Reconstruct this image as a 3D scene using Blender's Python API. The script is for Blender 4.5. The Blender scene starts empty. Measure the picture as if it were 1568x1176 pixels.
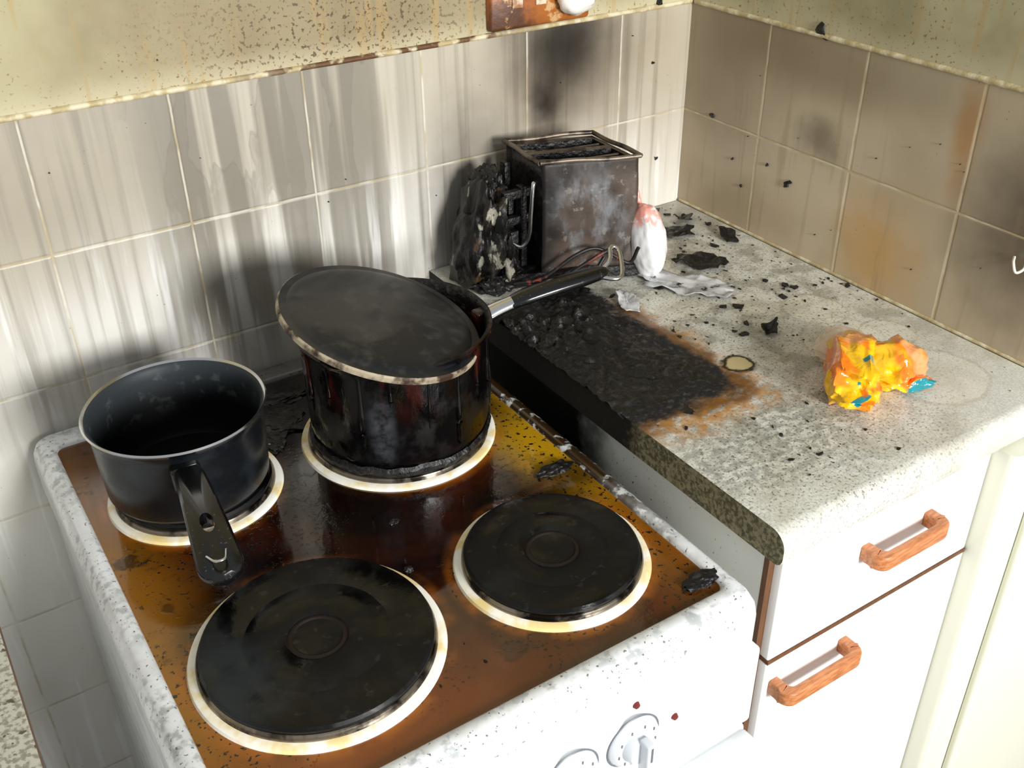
import bpy, bmesh, math, random
from mathutils import Vector, Matrix, noise as mn
R=random.Random(7)
sc=bpy.context.scene
try:
    sc.view_settings.view_transform='Standard'; sc.view_settings.look='None'
except Exception: pass
def S(r,g,b,a=1):
    f=lambda c:(c/255/12.92) if c/255<=.04045 else ((c/255+.055)/1.055)**2.4
    return (f(r),f(g),f(b),a)
# ---------------- node helper
class Mat:
    def __init__(s,name,coord='pos'):
        s.m=bpy.data.materials.new(name); s.m.use_nodes=True; s.t=s.m.node_tree; s.t.nodes.clear()
        s.out=s.t.nodes.new('ShaderNodeOutputMaterial'); s.b=s.t.nodes.new('ShaderNodeBsdfPrincipled')
        s.t.links.new(s.b.outputs[0],s.out.inputs[0])
        if coord=='pos': s.P=s.t.nodes.new('ShaderNodeNewGeometry').outputs['Position']
        else: s.P=s.t.nodes.new('ShaderNodeTexCoord').outputs['Object']
        sp=s.t.nodes.new('ShaderNodeSeparateXYZ'); s.t.links.new(s.P,sp.inputs[0]); s.x,s.y,s.z=sp.outputs
    def put(s,inp,v):
        if isinstance(v,bpy.types.NodeSocket): s.t.links.new(v,inp)
        else: inp.default_value=v
    def math(s,op,a,b=0.0,clamp=False):
        n=s.t.nodes.new('ShaderNodeMath'); n.operation=op; n.use_clamp=clamp
        s.put(n.inputs[0],a); s.put(n.inputs[1],b); return n.outputs[0]
    def noise(s,scale,detail=4,stretch=(1,1,1),rough=.55,off=0,dist=0):
        mp=s.t.nodes.new('ShaderNodeMapping'); s.t.links.new(s.P,mp.inputs[0])
        mp.inputs['Scale'].default_value=stretch; mp.inputs['Location'].default_value=(off,off*.7,off*1.3)
        n=s.t.nodes.new('ShaderNodeTexNoise'); s.t.links.new(mp.outputs[0],n.inputs['Vector'])
        n.inputs['Scale'].default_value=scale; n.inputs['Detail'].default_value=detail; n.inputs['Roughness'].default_value=rough
        n.inputs['Distortion'].default_value=dist
        return n.outputs[0]
    def sm(s,v,a,b,lo=0.0,hi=1.0):
        n=s.t.nodes.new('ShaderNodeMapRange'); n.interpolation_type='SMOOTHSTEP'
        s.put(n.inputs[0],v)
        if a<b: n.inputs[1].default_value=a;n.inputs[2].default_value=b;n.inputs[3].default_value=lo;n.inputs[4].default_value=hi
        else: n.inputs[1].default_value=b;n.inputs[2].default_value=a;n.inputs[3].default_value=hi;n.inputs[4].default_value=lo
        return n.outputs[0]
    def mix(s,f,a,b):
        n=s.t.nodes.new('ShaderNodeMix'); n.data_type='RGBA'
        s.put(n.inputs[0],f); s.put(n.inputs[6],a); s.put(n.inputs[7],b); return n.outputs[2]
    def mul(s,*a):
        v=a[0]
        for b in a[1:]: v=s.math('MULTIPLY',v,b)
        return v
    def mx(s,a,b): return s.math('MAXIMUM',a,b)
    def ell(s,c,r,soft=.3,warp=.5,ws=20,off=0):
        vs=[]
        for o,cc,rr in zip((s.x,s.y,s.z),c,r):
            if rr is None: continue
            q=s.math('DIVIDE',s.math('SUBTRACT',o,cc),rr); vs.append(s.math('MULTIPLY',q,q))
        v=vs[0]
        for q in vs[1:]: v=s.math('ADD',v,q)
        v=s.math('SQRT',v)
        n=s.math('MULTIPLY',s.math('SUBTRACT',s.noise(ws,4,off=off),.5),warp*2)
        return s.sm(s.math('ADD',v,n),1+soft,1-soft)
    def bx(s,c,r,soft=.1,warp=.3,ws=20):
        v=None
        for o,cc,rr in zip((s.x,s.y,s.z),c,r):
            if rr is None: continue
            q=s.math('ABSOLUTE',s.math('DIVIDE',s.math('SUBTRACT',o,cc),rr)); v=q if v is None else s.mx(v,q)
        n=s.math('MULTIPLY',s.math('SUBTRACT',s.noise(ws,5),.5),warp*2)
        return s.sm(s.math('ADD',v,n),1+soft,1-soft)
    def fin(s,col,rough=.5,metal=0.0,bump=None,bs=.3,bd=.002,spec=None,coat=0):
        s.put(s.b.inputs['Base Color'],col); s.put(s.b.inputs['Roughness'],rough); s.put(s.b.inputs['Metallic'],metal)
        if spec is not None: s.put(s.b.inputs['Specular IOR Level'],spec)
        if coat: s.b.inputs['Coat Weight'].default_value=coat; s.b.inputs['Coat Roughness'].default_value=.06
        if bump is not None:
            n=s.t.nodes.new('ShaderNodeBump'); n.inputs['Strength'].default_value=bs; n.inputs['Distance'].default_value=bd
            s.t.links.new(bump,n.inputs['Height']); s.t.links.new(n.outputs[0],s.b.inputs['Normal'])
        return s.m
# ---------------- mesh helpers
def obj(name,bm,mats,smooth=False,parent=None):
    me=bpy.data.meshes.new(name); bm.normal_update(); bm.to_mesh(me); bm.free()
    for m in (mats if isinstance(mats,(list,tuple)) else [mats]): me.materials.append(m)
    if smooth:
        for p in me.polygons: p.use_smooth=True
        try: me.set_sharp_from_angle(angle=math.radians(smooth if smooth is not True else 40))
        except Exception: pass
    o=bpy.data.objects.new(name,me); sc.collection.objects.link(o)
    if parent: o.parent=parent
    return o
def empty(name):
    o=bpy.data.objects.new(name,None); sc.collection.objects.link(o); o.empty_display_size=.05; return o
def box(name,x0,x1,y0,y1,z0,z1,mat,bev=0,seg=3,parent=None):
    bm=bmesh.new(); bmesh.ops.create_cube(bm,size=1)
    for v in bm.verts: v.co=Vector(((x0+x1)/2+v.co.x*(x1-x0),(y0+y1)/2+v.co.y*(y1-y0),(z0+z1)/2+v.co.z*(z1-z0)))
    if bev: bmesh.ops.bevel(bm,geom=bm.edges[:],offset=bev,segments=seg,profile=.5,affect='EDGES')
    return obj(name,bm,mat,smooth=bool(bev),parent=parent)
def lathe(name,prof,c,mat,seg=96,parent=None,smooth=35,wob=None,M=None,mi=None):
    bm=bmesh.new(); rings=[]
    for (r,z) in prof:
        if r<=1e-6: rings.append([bm.verts.new((0,0,z))])
        else:
            L=[]
            for k in range(seg):
                a=2*math.pi*k/seg; rr,zz=r,z
                if wob: rr,zz=wob(r,z,a)
                L.append(bm.verts.new((rr*math.cos(a),rr*math.sin(a),zz)))
            rings.append(L)
    for i in range(len(rings)-1):
        A,B=rings[i],rings[i+1]
        for k in range(seg):
            k2=(k+1)%seg
            if len(A)==1 and len(B)==1: continue
            if len(A)==1: f=bm.faces.new((A[0],B[k2],B[k]))
            elif len(B)==1: f=bm.faces.new((A[k],A[k2],B[0]))
            else: f=bm.faces.new((A[k],A[k2],B[k2],B[k]))
            if mi: f.material_index=mi[i]
    bmesh.ops.recalc_face_normals(bm,faces=bm.faces[:])
    T=Matrix.Translation(Vector(c)) @ (M or Matrix.Identity(4))
    bmesh.ops.transform(bm,matrix=T,verts=bm.verts[:])
    return obj(name,bm,mat,smooth=smooth,parent=parent)
def catmull(P,n=8):
    P=[Vector(p) for p in P]; Q=[P[0]*2-P[1]]+P+[P[-1]*2-P[-2]]; out=[]
    for i in range(1,len(Q)-2):
        for k in range(n):
            t=k/n; a,b,c,d=Q[i-1],Q[i],Q[i+1],Q[i+2]
            out.append(.5*((2*b)+(c-a)*t+(2*a-5*b+4*c-d)*t*t+(3*b-a-3*c+d)*t*t*t))
    out.append(P[-1]); return out
def sweep(name,pts,rad,mat,parent=None,seg=10,n=8,up=(0,0,1),flat=1.0):
    C=catmull(pts,n) if n>1 else [Vector(p) for p in pts]
    m=len(C); bm=bmesh.new(); rings=[]; up=Vector(up)
    for i,p in enumerate(C):
        t=(C[min(i+1,m-1)]-C[max(i-1,0)]).normalized()
        s=t.cross(up)
        if s.length<1e-3: s=t.cross(Vector((1,0,0)))
        s.normalize(); w=s.cross(t).normalized()
        f=i/(m-1)*(len(rad)-1) if isinstance(rad,(list,tuple)) else 0
        r=rad if not isinstance(rad,(list,tuple)) else rad[int(f)]*(1-f%1)+rad[min(int(f)+1,len(rad)-1)]*(f%1)
        rings.append([bm.verts.new(p+s*r*math.cos(2*math.pi*k/seg)+w*r*flat*math.sin(2*math.pi*k/seg)) for k in range(seg)])
    for A,B in zip(rings,rings[1:]):
        for k in range(seg): bm.faces.new((A[k],A[(k+1)%seg],B[(k+1)%seg],B[k]))
    bm.faces.new(rings[0]); bm.faces.new(rings[-1])
    bmesh.ops.recalc_face_normals(bm,faces=bm.faces[:])
    return obj(name,bm,mat,smooth=60,parent=parent)
def rrect(x0,x1,y0,y1,r,z,n=6):
    L=[]
    for cx,cy,a0 in ((x1-r,y1-r,0),(x0+r,y1-r,90),(x0+r,y0+r,180),(x1-r,y0+r,270)):
        for k in range(n+1):
            a=math.radians(a0+90*k/n); L.append((cx+r*math.cos(a),cy+r*math.sin(a),z))
    return L
def loft(name,loops,mat,mis=None,cap=(True,True),capmi=(0,0),parent=None,smooth=50):
    bm=bmesh.new(); V=[[bm.verts.new(p) for p in L] for L in loops]
    for i,(A,B) in enumerate(zip(V,V[1:])):
        n=len(A)
        for k in range(n):
            f=bm.faces.new((A[k],A[(k+1)%n],B[(k+1)%n],B[k]))
            if mis: f.material_index=mis[i]
    if cap[0]: bm.faces.new(V[0]).material_index=capmi[0]
    if cap[1]: bm.faces.new(V[-1]).material_index=capmi[1]
    bmesh.ops.recalc_face_normals(bm,faces=bm.faces[:])
    return obj(name,bm,mat,smooth=smooth,parent=parent)
def blob(name,c,r,mat,amp=.3,fr=3,seed=0,sub=4,parent=None,minz=None,fn=None,smooth=True):
    bm=bmesh.new(); bmesh.ops.create_icosphere(bm,subdivisions=sub,radius=1)
    for v in bm.verts:
        d=v.co.normalized(); k=1+amp*(mn.fractal(d*fr+Vector((seed,seed*.3,0)),1,2,4))
        p=Vector((d.x*r[0]*k,d.y*r[1]*k,d.z*r[2]*k))
        if fn: p=fn(p)
        p+=Vector(c)
        if minz is not None: p.z=max(p.z,minz)
        v.co=p
    return obj(name,bm,mat,smooth=smooth,parent=parent)

# ================= MATERIALS
A1,W,B1,WR,Z2,H,ZT=.1121,.140,.1395,.1453,.1300,.1405,.268
def tile_material(axis):
    m=Mat('tile_wall_'+axis)
    h=m.x if axis=='back' else m.y
    off,w=(A1,W) if axis=='back' else (B1,WR)
    wav=m.math('MULTIPLY',m.math('SUBTRACT',m.noise(30,2),.5),.0015)
    a=m.math('DIVIDE',m.math('ADD',m.math('ADD',h,off),wav),w); dx=m.math('MULTIPLY',m.math('ABSOLUTE',m.math('SUBTRACT',a,m.math('ROUND',a))),w)
    b=m.math('DIVIDE',m.math('ADD',m.math('SUBTRACT',m.z,Z2),wav),H); dz=m.math('MULTIPLY',m.math('ABSOLUTE',m.math('SUBTRACT',b,m.math('ROUND',b))),H)
    d=m.math('MINIMUM',dx,dz)
    g=m.sm(d,.0015,.0006)
    hgt=m.sm(d,.0006,.0030)
    big=m.noise(5,3,off=3); fine=m.noise(60,3)
    if axis=='back':
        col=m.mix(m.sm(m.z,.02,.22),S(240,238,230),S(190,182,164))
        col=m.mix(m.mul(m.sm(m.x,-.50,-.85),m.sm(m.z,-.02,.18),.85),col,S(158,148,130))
        col=m.mix(m.mul(m.sm(big,.4,.7),.35),col,S(188,179,156))
        reg=m.mul(m.sm(m.x,-.76,-.66),m.sm(m.x,-.38,-.47),m.sm(m.z,-.10,.04))
        st=m.noise(1,3,stretch=(40,40,1.6),rough=.5,off=1.7)
        dr=m.mul(m.sm(st,.40,.52),reg)
        col=m.mix(m.mul(dr,.75),col,S(116,110,97))
        st3=m.noise(1,4,stretch=(26,26,6),rough=.4,off=4.7)
        edge=m.mul(m.sm(m.math('ABSOLUTE',m.math('SUBTRACT',st3,.53)),.014,.003),reg,m.sm(m.z,.10,.16))
        col=m.mix(m.mul(edge,.35),col,S(104,97,84))
        col=m.mix(m.mul(m.sm(st3,.53,.55),reg,m.sm(m.z,.08,.16),.4),col,S(118,110,95))
        st2=m.noise(1,3,stretch=(90,90,2.5),off=9)
        col=m.mix(m.mul(m.sm(st2,.46,.70),.6,m.sm(m.z,-.16,.08)),col,S(134,127,113))
        wh=m.mul(m.sm(m.noise(1,3,stretch=(60,60,4),off=5),.54,.64),m.sm(m.z,.17,.02))
        col=m.mix(m.mul(wh,.65),col,S(252,252,250))
        s3=m.ell((-.190,0,.215),(.120,None,.11),.8,.5,11)
        s1=m.ell((-.200,0,.240),(.066,None,.064),.9,.5,13)
        s2=m.ell((-.225,0,.178),(.020,None,.030),.9,.6,28)
        s4=m.ell((-.03,0,.14),(.05,None,.12),.8,.5,12)
        col=m.mix(m.mul(s3,.6),col,S(116,98,76)); col=m.mix(m.mul(s4,.3),col,S(150,132,102))
        col=m.mix(m.mul(s1,.96),col,S(26,21,17)); col=m.mix(m.mul(s2,.95),col,S(28,20,13))
        s5=m.ell((-.335,0,.07),(.06,None,.12),.6,.5,12); col=m.mix(m.mul(s5,.6),col,S(74,62,48))
        s6=m.ell((-.60,0,-.02),(.15,None,.08),.6,.5,12); col=m.mix(m.mul(s6,.5),col,S(96,86,70))
        s7=m.ell((-.86,0,-.04),(.13,None,.07),.7,.5,10); col=m.mix(m.mul(s7,.35),col,S(116,109,97))
        gcol=m.mix(m.sm(m.noise(25,2),.4,.6),S(230,225,206),S(186,168,122)); gf=.6
    else:
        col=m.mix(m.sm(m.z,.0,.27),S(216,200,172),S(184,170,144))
        col=m.mix(m.mul(m.sm(big,.42,.65),.45),col,S(162,145,118))
        s1=m.ell((0,-.42,.21),(None,.014,.05),.8,.7,20); col=m.mix(m.mul(s1,.65),col,S(172,118,44))
        s2=m.ell((0,-.34,.05),(None,.05,.055),.8,.7,18); col=m.mix(m.mul(s2,.6),col,S(204,152,64))
        s3=m.ell((0,-.235,.155),(None,.028,.022),.9,.8,24); col=m.mix(m.mul(s3,.6),col,S(80,68,54))
        s4=m.ell((0,-.52,.13),(None,.07,.09),.8,.5,12); col=m.mix(m.mul(s4,.8),col,S(66,56,44))
        s5=m.ell((0,-.06,.2),(None,.1,.12),.8,.5,10); col=m.mix(m.mul(s5,.5),col,S(108,90,66))
        s6=m.ell((0,-.22,.24),(None,.18,.035),.8,.5,10); col=m.mix(m.mul(s6,.55),col,S(116,98,72))
        s7=m.ell((0,-.12,.03),(None,.14,.04),.8,.5,14); col=m.mix(m.mul(s7,.4),col,S(140,118,84))
        dd=m.noise(1,3,stretch=(60,60,5),off=2); col=m.mix(m.mul(m.sm(dd,.55,.7),.3),col,S(136,118,92))
        gcol=m.mix(m.sm(m.noise(25,2),.4,.6),S(230,220,190),S(198,178,134)); gf=.65
    col=m.mix(m.mul(g,gf),col,gcol)
    sp=m.mul(m.sm(m.noise(260,2,off=4),.72,.75),m.sm(m.noise(12,2),.45,.6)); col=m.mix(m.mul(sp,.8),col,S(60,50,38))
    up=m.sm(m.z,ZT-.0005,ZT+.0005)
    if axis=='back':
        pc=m.mix(m.sm(m.noise(7,4,off=2),.35,.65),S(178,169,132),S(150,141,106))
        pc=m.mix(m.mul(m.ell((-.50,0,.32),(.24,None,.10),.6,.4,10),.6),pc,S(132,112,84))
    else:
        pc=m.mix(m.sm(m.noise(7,4,off=2),.35,.65),S(180,173,138),S(150,142,108))
    pc=m.mix(m.mul(m.sm(m.z,ZT+.03,ZT),.5),pc,S(206,197,164))
    drip=m.noise(1,3,stretch=(70,70,6),off=6); pc=m.mix(m.mul(m.sm(drip,.56,.66),.4),pc,S(176,144,84))
    sk=m.sm(m.noise(230,2,off=8),.62,.67); sk=m.mul(sk,m.sm(m.noise(9,2,off=1),.40,.58)); pc=m.mix(m.mul(sk,.8),pc,S(130,88,30))
    if axis=='back':
        sk=m.mul(m.sm(m.noise(210,3,off=18),.56,.62),m.ell((-.48,0,.30),(.15,None,.08),.7,.6,12)); pc=m.mix(m.mul(sk,.8),pc,S(70,48,25))
    col=m.mix(up,col,pc)
    rough=m.math('ADD',m.math('MULTIPLY',fine,.25),m.mix(up,(.28,.28,.28,1),(.6,.6,.6,1)))
    bmp=m.math('ADD',m.math('MULTIPLY',m.mul(hgt,m.math('SUBTRACT',1.0,up)),1.0),m.math('MULTIPLY',m.noise(45,3),.12))
    return m.fin(col,rough,bump=bmp,bs=.4,bd=.0015)
M_back=tile_material('back'); M_right=tile_material('right')

m=Mat('trim_caulk')
c=m.mix(m.sm(m.noise(60,4),.4,.6),S(216,206,174),S(182,164,120))
c=m.mix(m.mul(m.ell((-.43,0,.27),(.16,.3,.05),.5,.8,30),m.sm(m.noise(40,3,off=4),.42,.52)),c,S(95,62,32))
M_trim=m.fin(c,.6,bump=m.noise(120,4),bs=.5)

m=Mat('worktop_laminate')
f1=m.noise(420,2); f3=m.noise(18,4,off=2)
c=m.mix(m.sm(f1,.38,.62),S(202,201,190),S(223,222,212))
c=m.mix(m.mul(m.sm(f3,.45,.65),.4),c,S(188,181,156))
ash=m.ell((-.2,-.22,0),(.26,.32,None),.5,.3,10)
c=m.mix(m.mul(m.sm(m.noise(30,5,off=21,rough=.62),.44,.60),ash,.65),c,S(134,130,115))
c=m.mix(m.mul(m.ell((-.15,-.02,0),(.2,.07,None),.7,.5,16),.5),c,S(110,98,78))
for (px,py,pr,so) in ((-.13,-.29,.030,1),(-.085,-.335,.036,2),(-.11,-.40,.045,3),(-.09,-.50,.055,4),(-.205,-.235,.042,5),(-.06,-.42,.03,6),(-.17,-.13,.04,7)):
    v=m.math('SQRT',m.math('ADD',m.math('POWER',m.math('DIVIDE',m.math('SUBTRACT',m.x,px),pr),2.0),m.math('POWER',m.math('DIVIDE',m.math('SUBTRACT',m.y,py),pr),2.0)))
    v=m.math('ADD',v,m.math('MULTIPLY',m.math('SUBTRACT',m.noise(22,2,off=so),.5),.5))
    c=m.mix(m.mul(m.sm(v,1.0,.9),.4),c,S(226,221,200)); c=m.mix(m.mul(m.sm(m.math('ABSOLUTE',m.math('SUBTRACT',v,1.0)),.06,.015),.3),c,S(172,158,122))
reg=m.ell((-.29,-.50,0),(.15,.11,None),.7,.5,14)
reg=m.mx(reg,m.mul(m.ell((-.2,-.25,0),(.22,.3,None),.5,.4,10),.8))
sp=m.sm(m.noise(330,3,off=7,rough=.65),.56,.61)
c=m.mix(m.mul(sp,reg,.85),c,S(84,76,58))
gry=m.mul(m.ell((-.31,-.49,0),(.11,.07,None),.8,.7,20),m.sm(m.noise(120,4,off=2),.40,.60)); c=m.mix(m.mul(gry,.6),c,S(106,106,96))
oc=m.bx((-.335,-.320,0),(.088,.120,None),.24,.36,24)
c=m.mix(m.mul(oc,m.sm(m.noise(90,4,off=12),.38,.52),.9),c,S(186,126,38))
oc2=m.bx((-.335,-.312,0),(.082,.112,None),.10,.28,30)
c=m.mix(m.mul(oc2,.85),c,S(96,60,20))
ch=m.bx((-.365,-.268,0),(.100,.142,None),.06,.2,28)
chc=m.mix(m.sm(m.noise(150,5,off=3),.50,.72),S(12,11,10),S(64,60,56))
c=m.mix(ch,c,chc)
gp=m.mul(m.ell((-.30,-.235,0),(.030,.040,None),.6,.6,40),m.sm(m.noise(120,4),.42,.6)); c=m.mix(m.mul(gp,.6),c,S(140,125,110))
rx=m.math('SUBTRACT',m.x,-.239); ry=m.math('SUBTRACT',m.y,-.375)
rd=m.math('SQRT',m.math('ADD',m.mul(rx,rx),m.mul(ry,ry)))
rd=m.math('ADD',rd,m.math('MULTIPLY',m.math('SUBTRACT',m.noise(80,3),.5),.012))
c=m.mix(m.sm(rd,.0200,.0155),c,S(40,30,16)); c=m.mix(m.sm(rd,.0145,.0115),c,S(188,172,126))
rough=m.mix(ch,(.32,.32,.32,1),(.75,.75,.75,1))
bm_=m.math('ADD',m.mul(ch,m.noise(110,6,off=5)),m.math('MULTIPLY',m.noise(150,3),.02))
M_top=m.fin(c,rough,bump=bm_,bs=.9,bd=.004)

m=Mat('chipboard_edge')
c=m.mix(m.sm(m.noise(260,4),.38,.62),S(84,78,54),S(146,138,106))
c=m.mix(m.sm(m.math('ADD',m.y,m.math('MULTIPLY',m.noise(40,4),.06)),-.385,-.36),c,S(12,10,9))
M_chip=m.fin(c,.75,bump=m.noise(260,4),bs=.6)

m=Mat('white_cabinet')
c=m.mix(m.mul(m.sm(m.noise(6,3),.4,.7),.25),S(236,236,228),S(218,215,198))
c=m.mix(m.mul(m.sm(m.math('ADD',m.y,m.math('MULTIPLY',m.noise(30,4),.08)),-.34,-.26),m.sm(m.z,-.25,-.1)),c,S(14,12,11))
sp=m.mul(m.sm(m.noise(300,2,off=3),.68,.72),m.sm(m.y,-.56,-.50)); c=m.mix(sp,c,S(90,80,66))
M_cab=m.fin(c,.35)
M_cab2=Mat('white_front'); M_cab2=M_cab2.fin(S(250,249,246),.35)
m=Mat('wood_handle')
c=m.mix(m.sm(m.noise(60,4,stretch=(1,6,6)),.35,.65),S(198,132,84),S(168,102,58)); M_wood=m.fin(c,.45)
m=Mat('wood_edge'); M_wedge=m.fin(m.mix(m.noise(50,3,stretch=(6,6,1)),S(120,80,48),S(70,42,22)),.6)

m=Mat('white_enamel')
c=m.mix(m.sm(m.noise(25,3),.4,.7),S(242,245,246),S(222,225,224))
blot=m.mul(m.sm(m.noise(110,5,off=3),.46,.64),m.sm(m.noise(14,2,off=5),.36,.58),m.sm(m.z,-.085,-.062))
c=m.mix(m.mul(blot,.6),c,S(128,134,134))
sp=m.mul(m.sm(m.noise(260,2,off=6),.65,.69),m.sm(m.z,-.10,-.07)); c=m.mix(m.mul(sp,.8),c,S(80,66,46))
rt=m.mul(m.sm(m.math('ADD',m.y,m.math('MULTIPLY',m.noise(30,3),.2)),-.46,-.28),m.sm(m.x,-.45,-.43)); c=m.mix(m.mul(rt,m.sm(m.noise(80,4,off=9),.36,.48)),c,S(56,38,18))
bk=m.mul(m.sm(m.math('ADD',m.y,m.math('MULTIPLY',m.noise(30,3,off=2),.03)),-.06,-.02),m.sm(m.x,-.78,-.7)); c=m.mix(m.mul(bk,.85),c,S(50,38,22))
M_enam=m.fin(c,.22,coat=.3)
m=Mat('knob_plastic'); M_knob=m.fin(S(206,210,214),.35)

m=Mat('burnt_hob_surface')
n1=m.noise(8,4,off=2,dist=.6); n2=m.noise(30,4,off=3)
c=m.mix(m.sm(n1,.35,.60),S(72,27,7),S(26,9,4))
lf=m.ell((-.865,-.34,0),(.045,.26,None),.9,.45,12); c=m.mix(m.mul(lf,.9),c,S(146,94,16))
rt=m.ell((-.430,-.26,0),(.050,.17,None),.6,.45,16); c=m.mix(m.mul(rt,.95),c,S(200,152,20))
fr=m.ell((-.80,-.58,0),(.15,.07,None),.9,.45,12); c=m.mix(m.mul(fr,.75),c,S(144,70,12))
fr2=m.ell((-.60,-.575,0),(.20,.06,None),.9,.4,12); c=m.mix(m.mul(fr2,.45),c,S(96,42,10))
r2=m.ell((-.425,-.49,0),(.045,.10,None),.8,.5,16); c=m.mix(m.mul(r2,.8),c,S(134,78,12))
for (px,py,pr) in ((-.748,-.440,.104),(-.532,-.458,.0885),(-.762,-.182,.084),(-.5525,-.206,.102)):
    v=m.math('SQRT',m.math('ADD',m.math('POWER',m.math('SUBTRACT',m.x,px),2.0),m.math('POWER',m.math('SUBTRACT',m.y,py),2.0)))
    c=m.mix(m.mul(m.sm(v,pr+.012,pr+.001),m.sm(m.noise(20,3,off=px),.40,.60),.6),c,S(168,94,20))
bk=m.ell((-.64,-.10,0),(.12,.13,None),.8,.5,14); c=m.mix(m.mul(bk,.92),c,S(9,6,4))
md=m.ell((-.650,-.27,0),(.060,.12,None),.7,.4,16); c=m.mix(m.mul(md,.9),c,S(12,5,3))
b2=m.ell((-.455,-.19,0),(.030,.06,None),.7,.5,20); c=m.mix(m.mul(b2,.85),c,S(44,18,5))
b3=m.ell((-.455,-.37,0),(.05,.022,None),.7,.6,26); c=m.mix(m.mul(b3,.8),c,S(24,11,5))
sp=m.mul(m.sm(m.noise(190,3,off=5),.58,.64),m.mx(m.mul(m.sm(m.x,-.54,-.46),.95),m.sm(m.noise(10,2),.48,.62))); c=m.mix(sp,c,S(12,8,4))
blk=m.mul(m.sm(m.noise(26,5,off=15,rough=.6),.53,.62),m.mx(m.sm(m.y,-.42,-.28),m.mul(m.sm(m.noise(8,2,off=31),.5,.6),.7))); c=m.mix(m.mul(blk,.7),c,S(14,8,4))
M_hob=m.fin(c,m.math('ADD',.06,m.math('MULTIPLY',m.sm(n2,.45,.66),.14)),bump=m.math('ADD',m.math('MULTIPLY',n2,.5),m.math('ADD',sp,m.math('MULTIPLY',blk,.6))),bs=.25,bd=.0015,coat=.6)

m=Mat('hotplate_black')
c=m.mix(m.sm(m.noise(22,5,off=4),.46,.66),S(5,5,5),S(21,21,20)); c=m.mix(m.mul(m.ell((-.82,-.44,0),(.03,.05,None),.6,.9,30),.6),c,S(44,50,54)); c=m.mix(m.mul(m.sm(m.noise(90,4,off=9),.62,.68),.5),c,S(46,42,38))  # blue-grey patch at left of front-left plate: reflective sheen painted into the colour
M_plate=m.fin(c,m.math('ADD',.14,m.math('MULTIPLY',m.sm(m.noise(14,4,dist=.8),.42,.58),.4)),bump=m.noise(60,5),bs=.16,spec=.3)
m=Mat('hotplate_boss_rust'); M_boss=m.fin(m.mix(m.noise(60,3),S(34,20,14),S(14,12,11)),.45,spec=.3)
m=Mat('plate_ring_white'); c=m.mix(m.sm(m.noise(25,4,off=3),.45,.62),S(255,252,240),S(240,216,150)); M_ring=m.fin(c,.25)
m=Mat('plate_trim_steel'); M_steel=m.fin(m.mix(m.sm(m.noise(30,4),.44,.6),S(150,140,125),S(30,25,21)),.3,metal=.9)
m=Mat('chrome'); M_chrome=m.fin(S(205,205,205),.2,metal=1.0)
m=Mat('pan_enamel_dark'); c=m.mix(m.sm(m.noise(25,4),.45,.65),S(13,16,19),S(27,31,35))
M_pan=m.fin(c,m.math('ADD',.14,m.math('MULTIPLY',m.noise(40,3),.3)),spec=.4)
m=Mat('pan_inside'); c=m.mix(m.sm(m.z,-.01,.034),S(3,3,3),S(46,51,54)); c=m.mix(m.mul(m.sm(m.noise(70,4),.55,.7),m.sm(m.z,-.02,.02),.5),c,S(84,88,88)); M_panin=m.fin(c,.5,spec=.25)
m=Mat('pan_tarred')
c=m.mix(m.mul(m.sm(m.noise(40,4,stretch=(1,1,.3)),.48,.62),m.sm(m.z,.0,.05)),S(6,5,5),S(50,16,11))
smr=m.mul(m.ell((-.605,-.29,.0),(.008,.03,.034),.9,.4,40),m.sm(m.noise(60,4,off=7),.35,.65)); c=m.mix(m.mul(smr,.5),c,S(96,100,106))
M_tar=m.fin(c,m.math('ADD',.10,m.math('MULTIPLY',m.sm(m.noise(35,4,off=2),.42,.62),.35)),bump=m.noise(60,5,stretch=(1,1,.35)),bs=.35,bd=.003,spec=.5)
m=Mat('lid_dark')
c=m.mix(m.sm(m.noise(10,3,dist=1.0,off=5),.40,.58),S(18,21,26),S(48,48,48)); c=m.mix(m.mul(m.sm(m.noise(50,5,off=9),.52,.70),.3),c,S(78,76,72))
M_lid=m.fin(c,m.math('ADD',.22,m.math('MULTIPLY',m.noise(10,3,off=3),.35)),spec=.38,bump=m.noise(80,4),bs=.08)
m=Mat('lid_rim'); M_lrim=m.fin(m.mix(m.sm(m.noise(50,4),.40,.60),S(172,158,134),S(56,38,24)),.55,metal=.1)
m=Mat('char'); c=m.mix(m.sm(m.noise(110,5),.5,.7),S(8,7,7),S(42,40,38)); M_char=m.fin(c,.42,bump=m.noise(130,5),bs=.8,bd=.003)
m=Mat('bakelite'); M_bak=m.fin(m.mix(m.sm(m.noise(300,2),.66,.70),S(12,12,12),S(60,60,60)),.2,spec=.5)
m=Mat('floor_lino'); M_floor=m.fin(m.mix(m.noise(8,4),S(120,105,85),S(90,78,62)),.6)

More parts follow.
